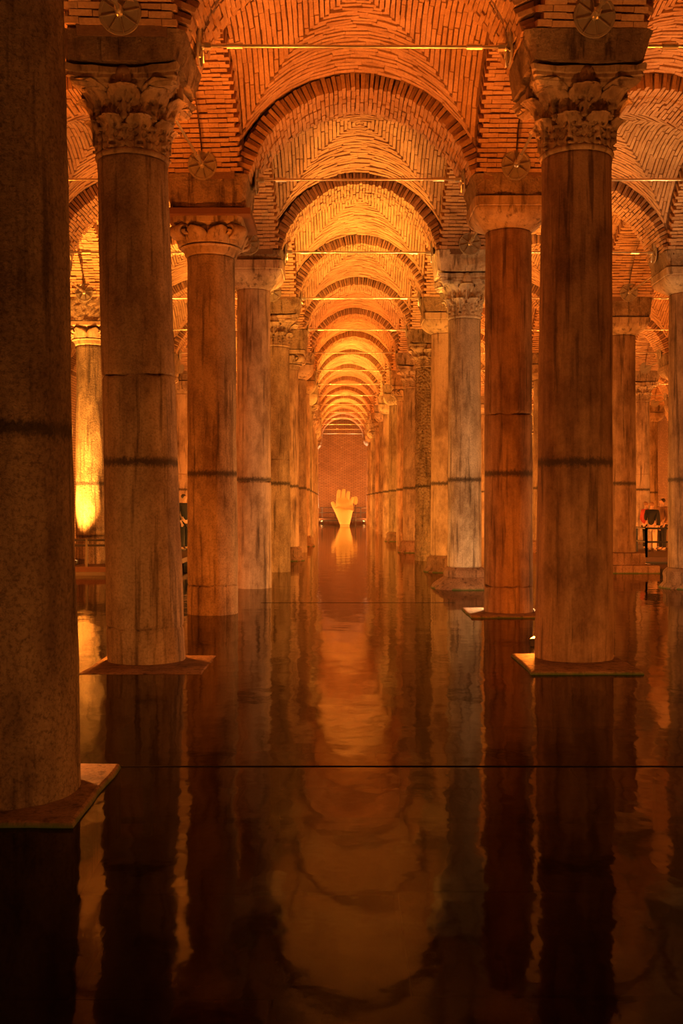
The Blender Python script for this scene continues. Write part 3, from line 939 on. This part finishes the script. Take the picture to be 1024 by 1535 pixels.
# ------------------------------------------------------------------ walkways with railings
def walkway(x0, x1, y0, y1, z, label, rails, rail_z, thick=.13):
    """rails: list of (start, end) runs of railing in plan"""
    e = bpy.data.objects.new('walkway', None); COL.objects.link(e); e.location = ((x0 + x1) / 2, (y0 + y1) / 2, 0); e.empty_display_size = .2
    tag(e, label, 'walkway'); O = Vector(e.location)
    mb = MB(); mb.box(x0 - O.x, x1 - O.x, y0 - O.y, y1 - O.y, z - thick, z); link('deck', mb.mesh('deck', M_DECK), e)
    nx, ny = max(2, int((x1 - x0) / 2) + 1), max(2, int((y1 - y0) / 2.5) + 1)
    for i in range(nx):
        for j in range(ny):
            mb = MB(); px, py = x0 + .15 + (x1 - x0 - .3) * i / (nx - 1) - O.x, y0 + .15 + (y1 - y0 - .3) * j / (ny - 1) - O.y
            mb.box(px - .06, px + .06, py - .06, py + .06, FLOOR_Z - .04, z - thick); link('support', mb.mesh('support', M_DARKMETAL), e)
    mb = MB(); mb.box(x0 - O.x, x1 - O.x, y0 - O.y + .03, y0 - O.y + .09, z - thick - .12, z - thick); link('edge_beam', mb.mesh('edge_beam', M_DARKMETAL), e)
    for p, q in rails:
        p, q = Vector((*p, 0)) - O, Vector((*q, 0)) - O
        for rz in rail_z:
            mb = MB(); mb.tube((p.x, p.y, rz), (q.x, q.y, rz), .028, n=8); link('rail', mb.mesh('rail', M_DARKMETAL), e)
        n = max(1, round((q - p).length / 1.0))
        for i in range(n + 1):
            t = p.lerp(q, i / n); mb = MB(); mb.box(t.x - .03, t.x + .03, t.y - .03, t.y + .03, z, max(rail_z) + .02); link('post', mb.mesh('post', M_DARKMETAL), e)
    return e


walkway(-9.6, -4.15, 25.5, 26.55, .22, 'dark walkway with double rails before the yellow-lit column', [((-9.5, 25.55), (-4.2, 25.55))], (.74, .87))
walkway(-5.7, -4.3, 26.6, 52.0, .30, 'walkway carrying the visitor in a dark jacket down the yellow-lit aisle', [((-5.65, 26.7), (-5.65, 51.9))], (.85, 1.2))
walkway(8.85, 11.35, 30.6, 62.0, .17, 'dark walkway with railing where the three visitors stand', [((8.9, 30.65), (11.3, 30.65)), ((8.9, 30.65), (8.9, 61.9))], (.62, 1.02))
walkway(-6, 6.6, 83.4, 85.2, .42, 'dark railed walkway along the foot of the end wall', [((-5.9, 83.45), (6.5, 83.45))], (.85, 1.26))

# ------------------------------------------------------------------ people and the hand sculpture
def skin(name, pts, edges, mat, parent=None, loc=(0, 0, 0), rot=(0, 0, 0), scale=(1, 1, 1), root=0, levels=2):
    me = bpy.data.meshes.new(name); me.from_pydata([p[0] for p in pts], edges, []); me.materials.append(mat)
    o = link(name, me, parent, loc, rot, scale)
    md = o.modifiers.new('skin', 'SKIN'); md.use_smooth_shade = True
    for i, p in enumerate(pts):
        r = p[1]; sv = me.skin_vertices[0].data[i]; sv.radius = r if isinstance(r, tuple) else (r, r); sv.use_root = i == root
    sb = o.modifiers.new('smooth', 'SUBSURF'); sb.levels = levels; sb.render_levels = levels
    return o


def person(x, y, z, yaw, label, top, legs, hairc, h=1.7, phone=False, group=None):
    k = h / 1.75
    e = bpy.data.objects.new('person', None); COL.objects.link(e); e.location = (x, y, z); e.rotation_euler = (0, 0, yaw); e.scale = (k, k, k); e.empty_display_size = .2
    tag(e, label, 'person', group)
    # facing -y; body is one continuous surface
    P = [((0, 0, .95), .13), ((0, .01, 1.15), .125), ((0, .01, 1.38), .15), ((0, 0, 1.50), .055), ((0, -.015, 1.58), .065), ((0, -.02, 1.66), .092), ((0, -.01, 1.71), .07), ((0, -.115, 1.635), .016)]
    E = [(0, 1), (1, 2), (2, 3), (3, 4), (4, 5), (5, 6), (5, 7)]
    arms = {}
    for s in (-1, 1):
        up = phone and s == 1
        el = (s * .27, -.08, 1.12) if up else (s * .25, .03, 1.12); wr = (s * .12, -.30, 1.36) if up else (s * .22, -.10, .90)
        a = len(P); P += [((s * .19, 0, 1.42), .062), (el, .045), (wr, .03), ((wr[0], wr[1] - .03, wr[2] + (.07 if up else -.08)), .034)]
        E += [(2, a), (a, a + 1), (a + 1, a + 2), (a + 2, a + 3)]
        arms[s] = (el, wr)
        dz = 1 if up else -1; hx, hy, hz = P[-1][0]
        for q in range(4):
            b = len(P); P += [((hx + (q - 1.5) * .022, hy - .01, hz + dz * .05), .010), ((hx + (q - 1.5) * .022, hy - .025, hz + dz * (.085 - .008 * abs(q - 1.2))), .008)]
            E += [(a + 3, b), (b, b + 1)]
        b = len(P); P += [((hx - s * .045, hy - .02, hz + dz * .01), .011), ((hx - s * .05, hy - .04, hz + dz * .04), .009)]; E += [(a + 3, b), (b, b + 1)]
    for s in (-1, 1):
        a = len(P); P += [((s * .09, 0, .86), .085), ((s * .10, -.015, .48), .055), ((s * .10, .01, .09), .038), ((s * .11, -.12, .04), .035)]
        E += [(0, a), (a, a + 1), (a + 1, a + 2), (a + 2, a + 3)]
    skin('body', P, E, M_SKIN, e, levels=1)
    T = [((0, 0, .90), .155), ((0, .01, 1.12), .15), ((0, .01, 1.36), .175), ((0, 0, 1.47), .08)]; TE = [(0, 1), (1, 2), (2, 3)]
    for s in (-1, 1):
        el, wr = arms[s]; a = len(T); T += [((s * .195, 0, 1.42), .082), (el, .064), (tuple(Vector(wr).lerp(Vector(el), .12)), .048)]; TE += [(2, a), (a, a + 1), (a + 1, a + 2)]
    skin('jacket', T, TE, top, e, levels=2)
    G = [((0, 0, .93), .15)]; GE = []
    for s in (-1, 1):
        a = len(G); G += [((s * .09, 0, .84), .105), ((s * .10, -.015, .48), .078), ((s * .10, .01, .10), .07)]; GE += [(0, a), (a, a + 1), (a + 1, a + 2)]
    skin('trousers', G, GE, legs, e, levels=2)
    for s in (-1, 1): skin('shoe', [((s * .10, .045, .045), .044), ((s * .105, -.05, .04), .042), ((s * .112, -.15, .032), .032)], [(0, 1), (1, 2)], M_SHOE, e, levels=1)
    skin('hair', [((0, .035, 1.60), .07), ((0, .03, 1.68), .098), ((0, -.015, 1.735), .078)], [(0, 1), (1, 2)], hairc, e, levels=2)
    return e


M_SKIN = plain('skin_tone', (.62, .40, .28), .6); M_BLACK = plain('black_cloth', (.02, .02, .022), .9); M_CREAM = plain('cream_cloth', (.80, .62, .46), .9)
M_BROWN = plain('brown_cloth', (.25, .14, .08), .9); M_REDC = plain('red_cloth', (.45, .06, .05), .9); M_HAIR = plain('dark_hair', (.035, .02, .014), .7)
M_HAIR2 = plain('fair_hair', (.30, .16, .08), .7); M_SHOE = plain('shoe_leather', (.12, .09, .08), .6); M_TAN = plain('tan_cloth', (.50, .30, .18), .9)
person(10.06, 34.0, .17, 2.5, 'visitor in black top and cream trousers at the railing', M_BLACK, M_CREAM, M_HAIR2, 1.62, True, 'visitors on the walkway')
person(10.55, 34.5, .17, -1.2, 'visitor in brown jacket and black trousers beside the cream trousers', M_BROWN, M_BLACK, M_HAIR, 1.74, False, 'visitors on the walkway')
person(10.22, 35.2, .17, 1.9, 'visitor in a red top half hidden behind the black-topped visitor', M_REDC, M_BLACK, M_HAIR2, 1.64, False, 'visitors on the walkway')
person(-4.92, 32.0, .30, .9, 'visitor in dark jacket seen in the gap before the plank-topped column', M_BLACK, M_BLACK, M_HAIR, 1.74, False)

HD = 74.0
def hp(px, py, dy=0): return ((px - 516) * HD / 1560, dy, CAMH + (750 - py) * HD / 1560)
H = [(hp(517, 803), .36), (hp(517, 786), .35), (hp(517, 778), .38), (hp(516.5, 769), .64), (hp(516, 761), .70), (hp(516, 756), .62)]
HE = [(0, 1), (1, 2), (2, 3), (3, 4), (4, 5)]
for j, ch in ((5, [(507.2, 748, .17), (507.6, 740, .155), (508.6, 733.5, .115)]), (5, [(514.2, 747, .17), (514.9, 738.5, .155), (515.8, 732.4, .115)]),
              (5, [(520.8, 748.5, .165), (521.8, 741.5, .15), (522.8, 736, .11)]), (4, [(526, 754, .15), (527.8, 749, .13), (529.2, 744.5, .10)]),
              (3, [(505, 764, .22), (500.5, 758, .17), (497.6, 751.5, .12)])):
    for (a, b, r) in ch:
        H.append((hp(a, b), r)); HE.append((j, len(H) - 1)); j = len(H) - 1
hand = skin('hand_sculpture', H, HE, M_GOLD, None, (0, HD, 0), (0, 0, 0), (1, .55, 1), 2, 2)
tag(hand, 'giant raised golden hand sculpture standing in the water before the end wall', 'sculpture')
g = bpy.data.objects.new('golden_sculpture', None); COL.objects.link(g); g.location = (.88, 80.5, 0)
tag(g, 'small folded golden sculpture on a thin stand beside the giant hand', 'sculpture')
mb = MB(); mb.tube((0, 0, FLOOR_Z - .05), (0, 0, 1.55), .03); link('stand', mb.mesh('stand', M_DARKMETAL), g)
mb = MB(); n = 9
mb.rings([[(.30 * math.cos(t * 2 * PI / 7) * (.5 + .5 * (t % 2)) * k, .16 * math.sin(t * 2 * PI / 7) * k, zz + .06 * (t % 2)) for t in range(7)] for zz, k in ((1.5, .3), (1.62, .9), (1.85, 1.0), (2.02, .75), (2.10, .3))])
link('golden_sheet', mb.mesh('golden_sheet', M_GOLD), g)

# ------------------------------------------------------------------ pipes lying along the water surface
for (x0, x1, yy, r, lab) in ((-1.56, 2.38, 7.22, .010, 'dark pipe crossing the water before the two leafy-capital columns'), (-1.5, 2.0, 18.75, .006, 'thin dark pipe crossing the water behind the plank-topped column')):
    e = bpy.data.objects.new('water_pipe', None); COL.objects.link(e); e.location = ((x0 + x1) / 2, yy, 0); e.empty_display_size = .1
    tag(e, lab, 'pipe'); L_ = (x1 - x0) / 2
    mb = MB(); mb.tube((-L_, 0, -r * .4), (L_, 0, -r * .4), r, n=10); link('pipe', mb.mesh('pipe', M_MATTE, True), e)
    n = 5
    for i in range(n):
        xx = -L_ + .2 + (2 * L_ - .4) * i / (n - 1)
        mb = MB(); mb.box(xx - .03, xx + .03, -.03, .03, FLOOR_Z - .05, -r * 1.3); link('support', mb.mesh('support', M_DARKMETAL), e)
